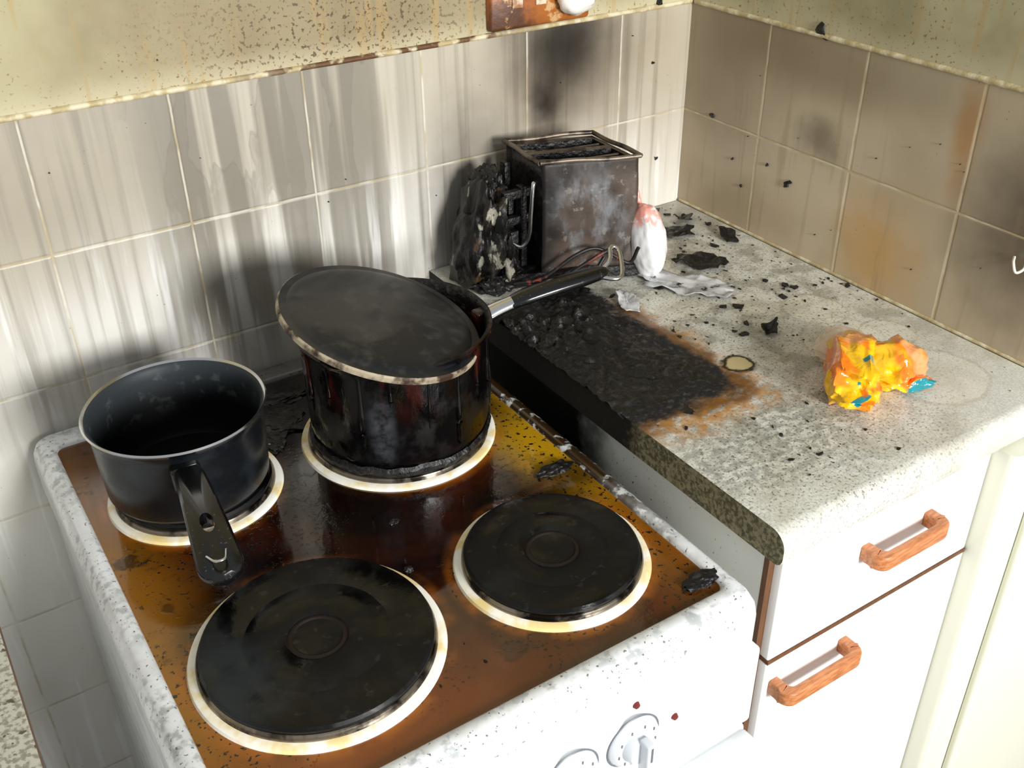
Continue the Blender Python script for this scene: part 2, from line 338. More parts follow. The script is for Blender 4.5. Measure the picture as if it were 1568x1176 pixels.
# ================= ROOM
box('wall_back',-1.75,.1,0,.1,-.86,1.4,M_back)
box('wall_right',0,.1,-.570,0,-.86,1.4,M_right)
box('floor',-1.75,.5,-1.6,.1,-.92,-.86,M_floor)
def bead(name,a,b,z,n=160,mat=M_trim,axis=0,s=1.0):
    bm=bmesh.new(); prev=None
    for i in range(n+1):
        t=a+(b-a)*i/n; w=s*(.0030+.0007*mn.noise(Vector((t*18,z,0)))); hh=s*(.0030+.0006*mn.noise(Vector((t*22,3,0))))
        L=[]
        for k in range(7):
            an=math.pi*k/6; o,zz=-w*math.sin(an)-.0002,z+hh*math.cos(an)
            L.append(bm.verts.new((t,o,zz) if axis==0 else (o,t,zz)))
        if prev:
            for k in range(6): bm.faces.new((prev[k],prev[k+1],L[k+1],L[k]))
        prev=L
    bmesh.ops.recalc_face_normals(bm,faces=bm.faces[:]); return obj(name,bm,mat,smooth=True)
bead('trim_1',-1.7,-.002,ZT); bead('trim_2',-.568,-.006,ZT,axis=1)
bead('trim_3',-.568,-.006,.002,axis=1,s=.7)

# ================= WORKTOP
def worktop(name,x0,x1,mat,edge):
    prof=[(-.002,0)]+[(-.12*k,0) for k in range(1,5)]+[(-.584,0)]
    for k in range(1,9):
        a=math.radians(90*k/8); prof.append((-.584-.016*math.sin(a),-.016+.016*math.cos(a)))
    prof+=[(-.600,-.024)]
    for k in range(1,5):
        a=math.radians(90*k/4); prof.append((-.592-.008*math.cos(a),-.024-.010*math.sin(a)))
    prof+=[(-.002,-.034)]
    bm=bmesh.new(); A=[bm.verts.new((x0,y,z)) for y,z in prof]; B=[bm.verts.new((x1,y,z)) for y,z in prof]
    for k in range(len(prof)): bm.faces.new((A[k],B[k],B[(k+1)%len(prof)],A[(k+1)%len(prof)]))
    f1=bm.faces.new(A); f2=bm.faces.new(B); f1.material_index=1; f2.material_index=1
    bmesh.ops.recalc_face_normals(bm,faces=bm.faces[:]); return obj(name,bm,[mat,edge],smooth=30)
worktop('worktop',-.398,-.002,M_top,M_chip)
m=Mat('worktop_left_laminate'); c=m.mix(m.sm(m.noise(220,3),.45,.6),S(196,194,180),S(146,142,126)); c=m.mix(m.sm(m.noise(130,3,off=3),.60,.66),c,S(90,82,64)); M_top2=m.fin(c,.4)
worktop('worktop.001',-1.5,-.958,M_top2,M_wedge)
kb=empty('base_cabinet')
box('carcass',-1.48,-.975,-.57,-.004,-.86,-.036,M_cab2,.002,parent=kb)
bm=bmesh.new(); nx,ny=90,150; G=[]
for i in range(nx+1):
    row=[]
    for j in range(ny+1):
        x=-.4005+.160*i/nx; y=-.425+.31*j/ny
        u=(x+.338)/.070; v=(y+.272)/.132
        d=max(abs(u) if u>0 else 0,abs(v))+.34*mn.fractal(Vector((x*22,y*22,1)),1,2,4)
        k=max(0,min(1,(1.0-d)*2.5))
        back=max(0,min(1,(y+.27)/.08))*max(0,min(1,(-.30-x)/.03))
        z=-.0015+k*(.003+(.007+.012*back)*abs(mn.fractal(Vector((x*38,y*38,5)),.9,2,5))+.0015*mn.noise(Vector((x*160,y*160,2))))
        row.append((bm.verts.new((x,y,z)),k))
    G.append(row)
for i in range(nx):
    for j in range(ny):
        q=[G[i][j],G[i+1][j],G[i+1][j+1],G[i][j+1]]
        if max(a[1] for a in q)>0: bm.faces.new([a[0] for a in q])
bmesh.ops.delete(bm,geom=[v for v in bm.verts if not v.link_faces],context='VERTS')
obj('charred_crust',bm,M_char,smooth=True)

# ================= BASE CABINET right
cb=empty('drawer_cabinet')
box('side_panel',-.386,-.370,-.572,-.004,-.86,-.036,M_cab,parent=cb)
box('carcass',-.370,-.096,-.570,-.004,-.86,-.036,M_cab2,parent=cb)
box('edge_strip',-.3875,-.380,-.578,-.5722,-.86,-.036,M_wedge,parent=cb)
box('drawer_front',-.380,-.097,-.588,-.5722,-.166,-.038,M_cab2,.002,parent=cb)
box('gap_strip',-.380,-.097,-.5886,-.5722,-.1705,-.166,M_wedge,parent=cb)
box('door_front',-.380,-.097,-.588,-.5722,-.80,-.1705,M_cab2,.002,parent=cb)
def handle(n,x0,x1,z,y=-.588):
    bm=bmesh.new(); h=.0085
    D=.026; rr=.012
    o=[(x0,y+.001),(x0,y-D+rr)]+[(x0+rr-rr*math.cos(math.radians(a)),y-D+rr-rr*math.sin(math.radians(a))) for a in range(0,91,15)]+[(x1-rr+rr*math.sin(math.radians(a)),y-D+rr-rr*math.cos(math.radians(a))) for a in range(0,91,15)]+[(x1,y-D+rr),(x1,y+.001)]
    t=.009; r2=.006
    i_=[(x0+t+.003,y+.001),(x0+t+.003,y-D+t+r2)]+[(x0+t+.003+r2-r2*math.cos(math.radians(a)),y-D+t+r2-r2*math.sin(math.radians(a))) for a in range(0,91,15)]+[(x1-t-.003-r2+r2*math.sin(math.radians(a)),y-D+t+r2-r2*math.cos(math.radians(a))) for a in range(0,91,15)]+[(x1-t-.003,y-D+t+r2),(x1-t-.003,y+.001)]
    T=[[bm.verts.new((p[0],p[1],z+s*h)) for p in o] for s in (1,-1)]; I=[[bm.verts.new((p[0],p[1],z+s*h)) for p in i_] for s in (1,-1)]
    n_=len(o)
    for k in range(n_-1):
        bm.faces.new((T[0][k],T[0][k+1],I[0][k+1],I[0][k])); bm.faces.new((T[1][k],T[1][k+1],I[1][k+1],I[1][k]))
        bm.faces.new((T[0][k],T[0][k+1],T[1][k+1],T[1][k])); bm.faces.new((I[0][k],I[0][k+1],I[1][k+1],I[1][k]))
    for k in (0,n_-1): bm.faces.new((T[0][k],I[0][k],I[1][k],T[1][k]))
    bmesh.ops.recalc_face_normals(bm,faces=bm.faces[:])
    es=[e for e in bm.edges if len(e.link_faces)==2 and e.calc_face_angle(0)>1.0]
    bmesh.ops.bevel(bm,geom=es,offset=.0025,segments=3,profile=.5,affect='EDGES')
    obj(n,bm,M_wood,smooth=40,parent=cb)
handle('handle_1',-.276,-.176,-.085); handle('handle_2',-.374,-.268,-.203)
m=Mat('cream_gloss'); M_cream=m.fin(S(226,226,208),.3)
dr=empty('door_1')
loft('leaf',[rrect(-.0955,.42,-.612,-.5715,.009,z) for z in (-.858,-.037)],M_cream,smooth=40,parent=dr)
loft('stile',[rrect(-.050,.40,-.622,-.6110,.005,z) for z in (-.856,-.045)],M_cream,smooth=40,parent=dr)

# ================= COOKER
ck=empty('electric_cooker')
X0,X1=-.884,-.410
box('body',X0+.004,X1-.002,-.585,-.006,-.86,-.105,M_enam,.004,parent=ck)
loops=[rrect(X0,X1,-.600,-.005,.016,-.112),rrect(X0,X1,-.600,-.005,.016,-.080),rrect(X0+.001,X1-.001,-.598,-.006,.016,-.070),rrect(X0+.005,X1-.005,-.592,-.008,.015,-.0615),rrect(X0+.010,X1-.010,-.584,-.012,.013,-.0580),rrect(X0+.018,X1-.017,-.574,-.034,.010,-.0580),rrect(X0+.0205,X1-.0195,-.5715,-.0365,.009,-.0600),rrect(X0+.0215,X1-.0205,-.5705,-.0375,.009,-.0625)]
loft('hob_tray',loops,[M_enam,M_hob],capmi=(0,1),parent=ck)
HZ=-.0625
def plate(nm,cx,cy,r):
    lathe(nm+'_ring',[(r-.013,HZ-.001),(r-.012,HZ+.0040),(r-.005,HZ+.0042),(r-.0015,HZ+.0026),(r,HZ-.001)],(cx,cy,0),M_ring,parent=ck)
    lathe(nm+'_collar',[(r-.0075,HZ),(r-.0080,HZ+.0060),(r-.0092,HZ+.0085),(r-.0105,HZ+.0090),(r-.0115,HZ+.006)],(cx,cy,0),M_steel,parent=ck)
    rp=r-.0105
    prof=[(0,HZ+.0126),(.0195,HZ+.0126),(.0208,HZ+.0136),(.0228,HZ+.0136),(.0242,HZ+.0128),(.0262,HZ+.0141),(rp*.62,HZ+.0145),(rp*.62+.0006,HZ+.0143),(rp*.62+.0012,HZ+.0145),(rp-.007,HZ+.0150),(rp-.002,HZ+.0144),(rp,HZ+.0120),(rp,HZ)]
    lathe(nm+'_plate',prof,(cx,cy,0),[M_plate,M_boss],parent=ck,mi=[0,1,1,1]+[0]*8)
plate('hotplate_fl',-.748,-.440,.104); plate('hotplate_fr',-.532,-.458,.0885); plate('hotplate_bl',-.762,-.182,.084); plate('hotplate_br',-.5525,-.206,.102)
box('control_panel',X0+.003,X1-.003,-.606,-.584,-.205,-.1115,M_enam,.004,parent=ck)
box('grill_door',X0+.004,X1-.004,-.604,-.584,-.36,-.212,M_enam,.006,parent=ck)
box('grill_handle',X0+.02,X1-.006,-.632,-.600,-.232,-.214,M_enam,.006,parent=ck)
box('oven_door',X0+.004,X1-.004,-.604,-.584,-.80,-.368,M_enam,.006,parent=ck)
RX=Matrix.Rotation(math.radians(90),4,'X')
m=Mat('dial_mark'); M_dark=m.fin(S(104,107,112),.4)
m=Mat('red_lamp'); M_red=m.fin(S(110,40,34),.4)
for i,kx in enumerate((-.554,-.616,-.678,-.740,-.802)):
    kz=-.136; kr=1.02
    lathe('knob_ring_%d'%i,[(.025*kr,.0006),(.0258*kr,.0012),(.0266*kr,.0006)],(kx,-.606,kz),M_dark,seg=48,M=RX,parent=ck)
    lathe('knob_skirt_%d'%i,[(0,.006),(.021*kr,.006),(.0235*kr,.004),(.025*kr,0)],(kx,-.606,kz),M_knob,seg=48,M=RX,parent=ck)
    lathe('knob_cap_%d'%i,[(0,.014),(.0125,.014),(.014,.012),(.0155,.006)],(kx,-.606,kz),M_knob,seg=48,M=RX,parent=ck)
    box('knob_grip_%d'%i,kx-.0040,kx+.0040,-.630,-.618,kz-.019,kz+.016,M_knob,.0018,parent=ck)
    box('knob_mark_%d'%i,kx-.0009,kx+.0009,-.6305,-.6299,kz-.002,kz+.014,M_dark,parent=ck)
    for a in range(-140,141,40):
        an=math.radians(a+90); rx_,rz_=kx+.0190*math.cos(an),kz+.0190*math.sin(an)
        box('tick_%d_%d'%(i,a+140),rx_-.0006,rx_+.0006,-.6127,-.6118,rz_-.0015,rz_+.0015,M_dark,parent=ck)
lathe('lamp_0',[(0,.003),(.0025,.0025),(.0035,0)],(-.510,-.606,-.136),M_red,seg=16,M=RX,parent=ck)
lathe('lamp_1',[(0,.003),(.0025,.0025),(.0035,0)],(-.548,-.600,-.1035),M_red,seg=16,M=RX,parent=ck)

# ================= SMALL SAUCEPAN
sp_=empty('saucepan')
c0=(-.766,-.184,0); zb=HZ+.0152
prof=[(0,zb),(.066,zb),(.072,zb+.003),(.0755,zb+.009),(.0775,.0),(.0785,.026),(.0790,.032),(.0815,.0355),(.0835,.0385),(.0822,.0402),(.0800,.0385),(.0772,.034),(.0765,.026),(.0752,0),(.0730,zb+.011),(.070,zb+.006),(0,zb+.004)]
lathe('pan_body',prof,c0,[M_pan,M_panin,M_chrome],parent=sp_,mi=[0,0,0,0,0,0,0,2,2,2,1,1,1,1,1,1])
def plate_handle(name,base,tip,wid,thick,mat,parent,hole=.72,arch=.01):
    base,tip=Vector(base),Vector(tip); ax=(tip-base); L=ax.length; ax.normalize(); sd=ax.cross(Vector((0,0,1))).normalized(); up=sd.cross(ax).normalized()
    N=72; hc=hole*L
    hw=lambda s: wid[0]*(1-s/L)+wid[1]*(s/L)
    pts=[]
    for k in range(61):
        s=L*k/60; w=hw(s)
        if s>L-.016: w*=math.sqrt(max(0,1-((s-(L-.016))/.016)**2))
        if s<.004: w*=.8
        pts.append((s,w))
    poly=[(s,w) for s,w in pts]+[(s,-w) for s,w in reversed(pts)]
    def ray(a):
        dx,dy=math.cos(a),math.sin(a); best=None
        for i in range(len(poly)):
            (x1,y1),(x2,y2)=poly[i],poly[(i+1)%len(poly)]; x1-=hc;x2-=hc
            den=dx*(y2-y1)-dy*(x2-x1)
            if abs(den)<1e-12: continue
            t=(x1*(y2-y1)-y1*(x2-x1))/den; u=(x1*dy-y1*dx)/den
            if t>0 and -1e-6<=u<=1+1e-6 and (best is None or t>best): best=t
        return (hc+dx*best,dy*best)
    angs=[]
    for k in range(N):
        a=2*math.pi*k/N; angs.append(math.atan2(math.sin(a)*.35,math.cos(a)))
    outl=[ray(a) for a in angs]; inl=[(hc+.011*math.cos(2*math.pi*k/N),.0055*math.sin(2*math.pi*k/N)) for k in range(N)]
    bm=bmesh.new()
    def P(s,w,o): return base+ax*s+sd*w+up*(o+arch*math.sin(math.pi*min(1,s/L)))
    rings=[]
    for L_,o,sc_ in ((inl,-thick,1),(outl,-thick,.86),(outl,-thick*.5,1),(outl,thick*.5,1),(outl,thick,.82),(inl,thick,1)):
        rings.append([bm.verts.new(P(s if L_ is inl else hc+(s-hc)*(1-(1-sc_)*.15),w*sc_,o)) for s,w in L_])
    rings.append(rings[0])
    for A,B in zip(rings,rings[1:]):
        for k in range(N): bm.faces.new((A[k],A[(k+1)%N],B[(k+1)%N],B[k]))
    bmesh.ops.recalc_face_normals(bm,faces=bm.faces[:]); return obj(name,bm,mat,smooth=50,parent=parent)
plate_handle('handle',(-.784,-.266,.022),(-.803,-.412,.016),(.012,.0185),.0055,M_bak,sp_,hole=.62,arch=.010)
box('handle_bracket',-.798,-.772,-.270,-.256,.002,.027,M_bak,.004,parent=sp_)
sweep('hang_ring',[(-.8085,-.390,.027),(-.8055,-.402,.030),(-.798,-.403,.030),(-.793,-.390,.027)],.0012,M_chrome,parent=sp_,seg=8)

# ================= BIG SAUCEPAN
bp=empty('saucepan.001')
c1=(-.550,-.208,0)
def wob(r,z,a):
    k=mn.noise(Vector((math.cos(a)*3,math.sin(a)*3,z*25)))
    return (r+ (.0012*k if r>.085 else 0),z)
prof=[(0,zb),(.082,zb),(.089,zb+.004),(.0915,zb+.012),(.0925,.0),(.093,.055),(.0935,.063),(.0965,.067),(.0975,.070),(.0955,.0712),(.0925,.068),(.0910,.060),(.0905,0),(.088,zb+.010),(.083,zb+.006),(0,zb+.004)]
lathe('pan_body',prof,c1,[M_tar,M_char],parent=bp,wob=wob,seg=128,mi=[0]*9+[1]*6)
def wob2(r,z,a):
    k=mn.fractal(Vector((math.cos(a)*6,math.sin(a)*6,z*40+r*60)),1,2,4)
    return (r+.002*k,z+.002*mn.noise(Vector((math.cos(a)*14,math.sin(a)*14,r*50))))
lathe('tar_crust',[(.080,zb-.001),(.0915,zb+.006),(.0940,zb+.002),(.0930,zb-.003)],c1,M_char,parent=bp,wob=wob2,seg=160)
for a,zl,w in ((200,.02,.004),(222,-.02,.005),(240,.03,.004),(262,.0,.004),(282,-.03,.006),(300,.01,.004),(318,-.01,.005),(335,-.035,.006),(180,.0,.005)):
    an=math.radians(a); dx,dy=math.cos(an),math.sin(an)
    P=[(c1[0]+dx*.0955,c1[1]+dy*.0955,.066),(c1[0]+dx*.0930,c1[1]+dy*.0930,.055),(c1[0]+dx*.0925,c1[1]+dy*.0925,(zl+.05)/2),(c1[0]+dx*.0925,c1[1]+dy*.0925,zl)]
    sweep('drip_%d'%a,P,[w*.6,w*.35,w*.35,w*.6,w*.3],M_tar,parent=bp,seg=8)
lc=Vector((-.5685,-.222,.0865)); e=Vector((-.159,.108,.062)).normalized(); s_=Vector((.108,.159,0)).normalized(); nn=s_.cross(e); nn=nn if nn.z>0 else -nn
s_=nn.cross(e)
ML=Matrix((( e.x,s_.x,nn.x,0),(e.y,s_.y,nn.y,0),(e.z,s_.z,nn.z,0),(0,0,0,1)))
prof=[(0,.0065),(.006,.0065),(.03,.0062),(.06,.0050),(.080,.0028),(.088,.0010),(.0905,-.0003),(.0975,-.0006),(.0992,-.0022),(.0992,-.0068),(.0975,-.0068),(.0970,-.0025),(.0890,-.0018),(.06,.0030),(0,.0045)]
lathe('lid_disc',prof,lc,[M_lid,M_lrim],parent=bp,M=ML,mi=[0]*7+[1]*7,seg=128,smooth=25)
sweep('handle_ferrule',[(-.460,-.229,.056),(-.446,-.232,.062),(-.428,-.2365,.0675)],[.010,.0098,.0092],M_chrome,parent=bp,flat=.75,seg=14)
sweep('handle',[(-.434,-.235,.066),(-.415,-.239,.071),(-.385,-.245,.076),(-.355,-.250,.079),(-.330,-.253,.081),(-.320,-.254,.081)],[.0088,.0120,.0130,.0125,.0105,.004],M_bak,parent=bp,flat=.62,seg=16)
sweep('hang_loop',[(-.337,-.256,.080),(-.324,-.268,.078),(-.313,-.268,.079),(-.302,-.252,.088),(-.296,-.238,.094),(-.303,-.235,.095),(-.312,-.246,.088),(-.325,-.250,.082)],.0024,M_chrome,parent=bp,seg=8)
box('handle_bracket',-.470,-.453,-.237,-.222,.040,.066,M_tar,.003,parent=bp)

bl=empty('burnt_food_residue')
for i,(x,y,rx_,ry_,rz_) in enumerate(((-.655,-.115,.030,.03,.006),(-.672,-.150,.012,.02,.005),(-.63,-.075,.03,.015,.005),(-.455,-.352,.020,.008,.005),(-.440,-.552,.020,.009,.005),(-.70,-.070,.03,.010,.004),(-.625,-.335,.005,.003,.002),(-.645,-.400,.004,.004,.003))):
    blob('residue_%d'%i,(x,y,HZ+.001),(rx_,ry_,rz_),M_char,amp=.35,fr=2.2,seed=i*3.1,sub=4,parent=bl,minz=HZ-.0005)

# ================= TOASTER
ts=empty('toaster')
FL,FR,BR,BL=[Vector(p) for p in ((-.307,-.110,0),(-.203,-.152,0),(-.200,-.062,0),(-.300,-.028,0))]
def Q(u,v,z):
    p=(FL*(1-u)+FR*u)*(1-v)+(BL*(1-u)+BR*u)*v; return (p.x,p.y,z)
m=Mat('scorched_steel')
c=m.mix(m.sm(m.noise(12,3,off=2),.4,.6),S(84,70,60),S(46,38,33))
c=m.mix(m.mul(m.sm(m.noise(40,5,off=4,rough=.65,stretch=(1,1,.5)),.44,.68),m.ell((-.255,-.14,.085),(.045,.2,.06),.7,.4,20),.75),c,S(130,134,138))
c=m.mix(m.mul(m.sm(m.noise(90,4,off=14),.60,.66),.35),c,S(160,155,145))
c=m.mix(m.mul(m.ell((-.305,-.12,.09),(.016,.2,.09),.6,.4,30),.8),c,S(18,15,13))
c=m.mix(m.mul(m.sm(m.z,.11,.148),.6),c,S(30,24,20))
M_ss=m.fin(c,m.math('ADD',.35,m.math('MULTIPLY',m.noise(50,4),.4)),metal=.3,bump=m.noise(90,4),bs=.2)
m=Mat('toaster_top_steel'); c=m.mix(m.sm(m.noise(45,4),.42,.62),S(120,108,94),S(50,40,33)); M_st=m.fin(c,.4,metal=.5)
zt_,zb_=.152,.016
bm=bmesh.new()
us=[0,.06,.94,1]; vs=[0,.12,.45,.57,.88,1]
zl=zt_-.003
g={}
def gv(u,v,z):
    k=(round(u,4),round(v,4),round(z,4))
    if k not in g: g[k]=bm.verts.new(Q(u,v,z))
    return g[k]
for i in range(3):
    for j in range(5):
        hole=(i==1 and j in (1,3)); u0,u1,v0,v1=us[i],us[i+1],vs[j],vs[j+1]
        if not hole: bm.faces.new((gv(u0,v0,zl),gv(u1,v0,zl),gv(u1,v1,zl),gv(u0,v1,zl)))
        else:
            zz=.05; c4=[(u0,v0),(u1,v0),(u1,v1),(u0,v1)]
            for a in range(4):
                p,q=c4[a],c4[(a+1)%4]; f=bm.faces.new((gv(*p,zl),gv(*q,zl),gv(*q,zz),gv(*p,zz))); f.material_index=1
            bm.faces.new([gv(*p,zz) for p in c4]).material_index=1
obj('slot_deck',bm,[M_st,M_char],parent=ts)
rim=[Q(-.02,-.03,zt_),Q(1.02,-.03,zt_),Q(1.02,1.03,zt_),Q(-.02,1.03,zt_)]
for k in range(4):
    a,b=Vector(rim[k]),Vector(rim[(k+1)%4]); sweep('rim_%d'%k,[a,(a*2+b)/3+Vector((0,0,.001)),(a+b*2)/3-Vector((0,0,.001)),b],.0028,M_st,parent=ts,seg=8,n=4)
for j,v in enumerate((.285,.725)):
    sweep('slot_bar_%d'%j,[Q(.06,v,zt_-.006),Q(.5,v+.02,zt_-.009),Q(.94,v,zt_-.006)],.0016,M_st,parent=ts,seg=6)
def sheet(name,fn,nu,nv,mat,thick=.0015):
    bm=bmesh.new(); G=[[bm.verts.new(fn(i/nu,j/nv)) for j in range(nv+1)] for i in range(nu+1)]
    for i in range(nu):
        for j in range(nv): bm.faces.new((G[i][j],G[i+1][j],G[i+1][j+1],G[i][j+1]))
    o=obj(name,bm,mat,smooth=True,parent=ts); md=o.modifiers.new('s','SOLIDIFY'); md.thickness=thick; return o
def fpan(u,v):
    z=zb_+(zt_-zb_)*v
    bul=-.035*math.sin(math.pi*min(1,max(0,v)))-.02
    p=Vector(Q(u,bul,z)); p+=Vector((0,-.0012*mn.noise(Vector((u*6,v*6,0))),0)); return p
sheet('front_panel',fpan,24,24,M_ss)
sheet('back_panel',lambda u,v:Vector(Q(u,1.0,zb_+(zt_-.004-zb_)*v)),6,6,M_ss)
sheet('right_panel',lambda u,v:Vector(Q(1.0,u,zb_+(zt_-.004-zb_)*v)),6,6,M_ss)
sheet('chassis_plate',lambda u,v:Vector(Q(.04,u*.95,zb_+(zt_-.006-zb_)*v))+Vector((.002*mn.noise(Vector((u*5,v*5,1))),0,0)),10,10,M_char)
sheet('element_card',lambda u,v:Vector(Q(.1+.8*u,.5,zb_+.115*v)),4,4,M_char)
bs_=[Q(-.25,-.02,0),Q(1.05,-.05,0),Q(1.05,1,0),Q(-.25,1,0)]
loft('base_tray',[[(p[0],p[1],z) for p in bs_] for z in (.002,.017)],M_char,parent=ts)
sweep('carriage_rod',[Q(-.04,.02,.128),Q(-.10,-.06,.128),Q(-.12,-.06,.10),Q(-.13,-.02,.065),Q(-.20,.0,.052),Q(-.28,.05,.055)],.0026,M_chrome,parent=ts,seg=8)
for k,(u,v,z0,z1,w) in enumerate(((-.10,.25,.02,.12,.006),(-.16,.45,.02,.10,.008),(-.08,.8,.03,.135,.006),(-.24,.15,.02,.07,.008),(-.32,.30,.03,.10,.006))):
    p=Q(u,v,0); box('bracket_%d'%k,p[0]-w,p[0]+w*.4,p[1]-w,p[1]+w,z0,z1,M_char,.0015,parent=ts)
for k,(u,z) in enumerate(((-.2,.112),(-.22,.080))):
    p=Q(u,.18,0); box('bracket_arm_%d'%k,p[0]-.018,p[0]+.02,p[1]-.004,p[1]+.004,z-.005,z+.005,M_char,.001,parent=ts)
m=Mat('melted_plastic')
c=m.mix(m.sm(m.noise(40,4,off=2,stretch=(1,1,.5)),.48,.60),S(11,10,9),S(48,46,38)); c=m.mix(m.sm(m.noise(50,4,off=7,stretch=(1,1,.6)),.60,.65),c,S(150,146,130)); c=m.mix(m.mul(m.sm(m.noise(30,3,off=9),.62,.68),.4),c,S(100,74,46))
M_melt=m.fin(c,.45,bump=m.noise(60,5,stretch=(1,1,.6)),bs=.7,bd=.006,spec=.35)
def meltfn(p):
    t=(p.z+.06)/.12; return Vector((p.x+(t*.026),p.y,p.z))
blob('melted_casing',(-.374,-.062,.058),(.022,.042,.070),M_melt,amp=.32,fr=1.7,seed=2,sub=5,parent=ts,minz=.001,fn=meltfn)
blob('melted_casing_top',(-.338,-.045,.105),(.018,.026,.030),M_char,amp=.35,fr=1.8,seed=12,sub=5,parent=ts)
blob('melted_casing_low',(-.350,-.080,.012),(.036,.028,.018),M_char,amp=.35,fr=2.5,seed=8,sub=5,parent=ts,minz=.001)
blob('melted_drip',(-.345,-.095,.035),(.012,.012,.030),M_melt,amp=.4,fr=2,seed=15,sub=4,parent=ts,minz=.001)
blob('melted_foot',(-.262,-.128,.010),(.055,.016,.011),M_char,amp=.4,fr=2.5,seed=5,sub=4,parent=ts,minz=.001)
m=Mat('white_melted_plastic'); c=m.mix(m.mul(m.sm(m.z,.062,.078),m.sm(m.noise(60,3),.40,.5)),S(246,246,246),S(240,165,150)); c=m.mix(m.mul(m.sm(m.noise(40,4,off=4),.66,.69),.6),c,S(120,110,100)); M_wm=m.fin(c,.3,bump=m.noise(30,3),bs=.2,bd=.003,coat=.3)
blob('melted_end_cap',(-.188,-.160,.045),(.020,.027,.048),M_wm,amp=.09,fr=1.3,seed=4,sub=5,parent=ts,minz=.001,fn=lambda p:Vector((p.x-.10*p.z,p.y,p.z)))
blob('melted_end_side',(-.190,-.115,.055),(.011,.040,.062),M_wm,amp=.12,fr=1.6,seed=9,sub=5,parent=ts,minz=.001)
m=Mat('cable_black'); M_cab_=m.fin(m.mix(m.sm(m.noise(90,3),.56,.64),S(12,11,11),S(110,44,28)),.5)
for k,P in enumerate(([(-.345,-.110,.012),(-.318,-.130,.02),(-.285,-.145,.045),(-.262,-.152,.052),(-.245,-.160,.045),(-.222,-.170,.030),(-.214,-.176,.050)],[(-.34,-.112,.012),(-.31,-.138,.012),(-.285,-.150,.030),(-.258,-.160,.046),(-.236,-.162,.052)],[(-.33,-.118,.006),(-.30,-.142,.006),(-.27,-.158,.020),(-.25,-.158,.040)])):
    sweep('cable_%d'%k,P,.0022,M_cab_,parent=ts,seg=8)

# ================= DOUBLE SOCKET
so=empty('wall_socket')
m=Mat('burnt_socket'); c=m.mix(m.sm(m.noise(18,4,off=3),.4,.6),S(164,94,36),S(84,48,22)); c=m.mix(m.sm(m.noise(60,4),.58,.66),c,S(200,160,110)); M_sock=m.fin(c,.45,bump=m.noise(60,4),bs=.5)
loft('plate',[[(p[0],y,p[1]+.315) for p in rrect(-.307+d,-.170-d,-.042+d,.042-d,.004,0)] for y,d in ((-.0005,0),(-.008,0),(-.010,.002))],M_sock,parent=so)
m=Mat('off_white_plastic'); M_sw=m.fin(m.mix(m.sm(m.noise(50,3),.50,.66),S(222,204,180),S(160,110,70)),.4)
for i,xx in enumerate((-.272,-.240)): box('switch_%d'%i,xx-.007,xx+.007,-.0125,-.0095,.296,.314,M_sw,.001,parent=so)
m=Mat('melted_white_plug'); M_plug=m.fin(m.mix(m.sm(m.noise(60,3,off=2),.60,.68),S(240,236,226),S(120,100,80)),.35)
blob('melted_plug',(-.196,-.020,.300),(.026,.016,.020),M_plug,amp=.12,fr=1.3,seed=3,sub=4,parent=so)

# ================= ORANGE PACKET
m=Mat('packet_film','obj')
n=m.noise(13,3,off=1,dist=.4); c=m.mix(m.sm(n,.44,.49),S(255,198,16),S(255,134,18))
c=m.mix(m.mul(m.sm(m.noise(18,2,off=5),.54,.59),.8),c,S(255,170,116)); c=m.mix(m.sm(m.noise(1,1,off=8,stretch=(16,44,30)),.625,.635),c,S(20,140,150)); c=m.mix(m.mul(m.sm(m.noise(24,2,off=11),.64,.67),.8),c,S(240,90,20))
M_pack=m.fin(c,.14,bump=m.noise(60,2,dist=1.5),bs=.5,bd=.004,coat=.7); M_pack.node_tree.nodes['Principled BSDF'].inputs['Transmission Weight'].default_value=.12
m=Mat('clear_film'); M_film=m.fin(S(250,225,200),.12); M_film.node_tree.nodes['Principled BSDF'].inputs['Alpha'].default_value=.4
def crumple(name,c,ax,r,seed,parent,mat,sub=5):
    bm=bmesh.new(); bmesh.ops.create_icosphere(bm,subdivisions=sub,radius=1)
    rot=Matrix.Rotation(ax,3,'Z'); sd=Vector((seed,seed*.7,-seed))
    for v in bm.verts:
        d=v.co.normalized(); q=d*1.1+sd
        fold=1-abs(mn.noise(q*1.2))*2.4
        fold2=1-abs(mn.noise(q*2.4+Vector((5,1,2))))*2
        k=.82+.24*fold+.10*fold2
        p=Vector((abs(d.x)**.7*math.copysign(1,d.x)*r[0]*k,abs(d.y)**.7*math.copysign(1,d.y)*r[1]*k,abs(d.z)**1.2*math.copysign(1,d.z)*r[2]*k))
        t=abs(p.x)/r[0]; p.z*=1-.45*min(1,t*t)
        p=rot@p; p+=Vector(c); p.z=max(p.z,.0012); v.co=p
    return obj(name,bm,mat,parent=parent,smooth=45)
pk=empty('crisp_packet')
crumple('packet_left',(-.181,-.472,.022),math.radians(44),(.062,.025,.032),1.37,pk,M_pack)
crumple('packet_right',(-.137,-.484,.018),math.radians(15),(.034,.028,.028),5.21,pk,M_pack)
crumple('packet_film_top',(-.147,-.430,.016),math.radians(20),(.028,.024,.020),7.4,pk,M_film)
crumple('packet_corner',(-.130,-.510,.008),math.radians(-20),(.020,.008,.008),9.3,pk,M_pack)

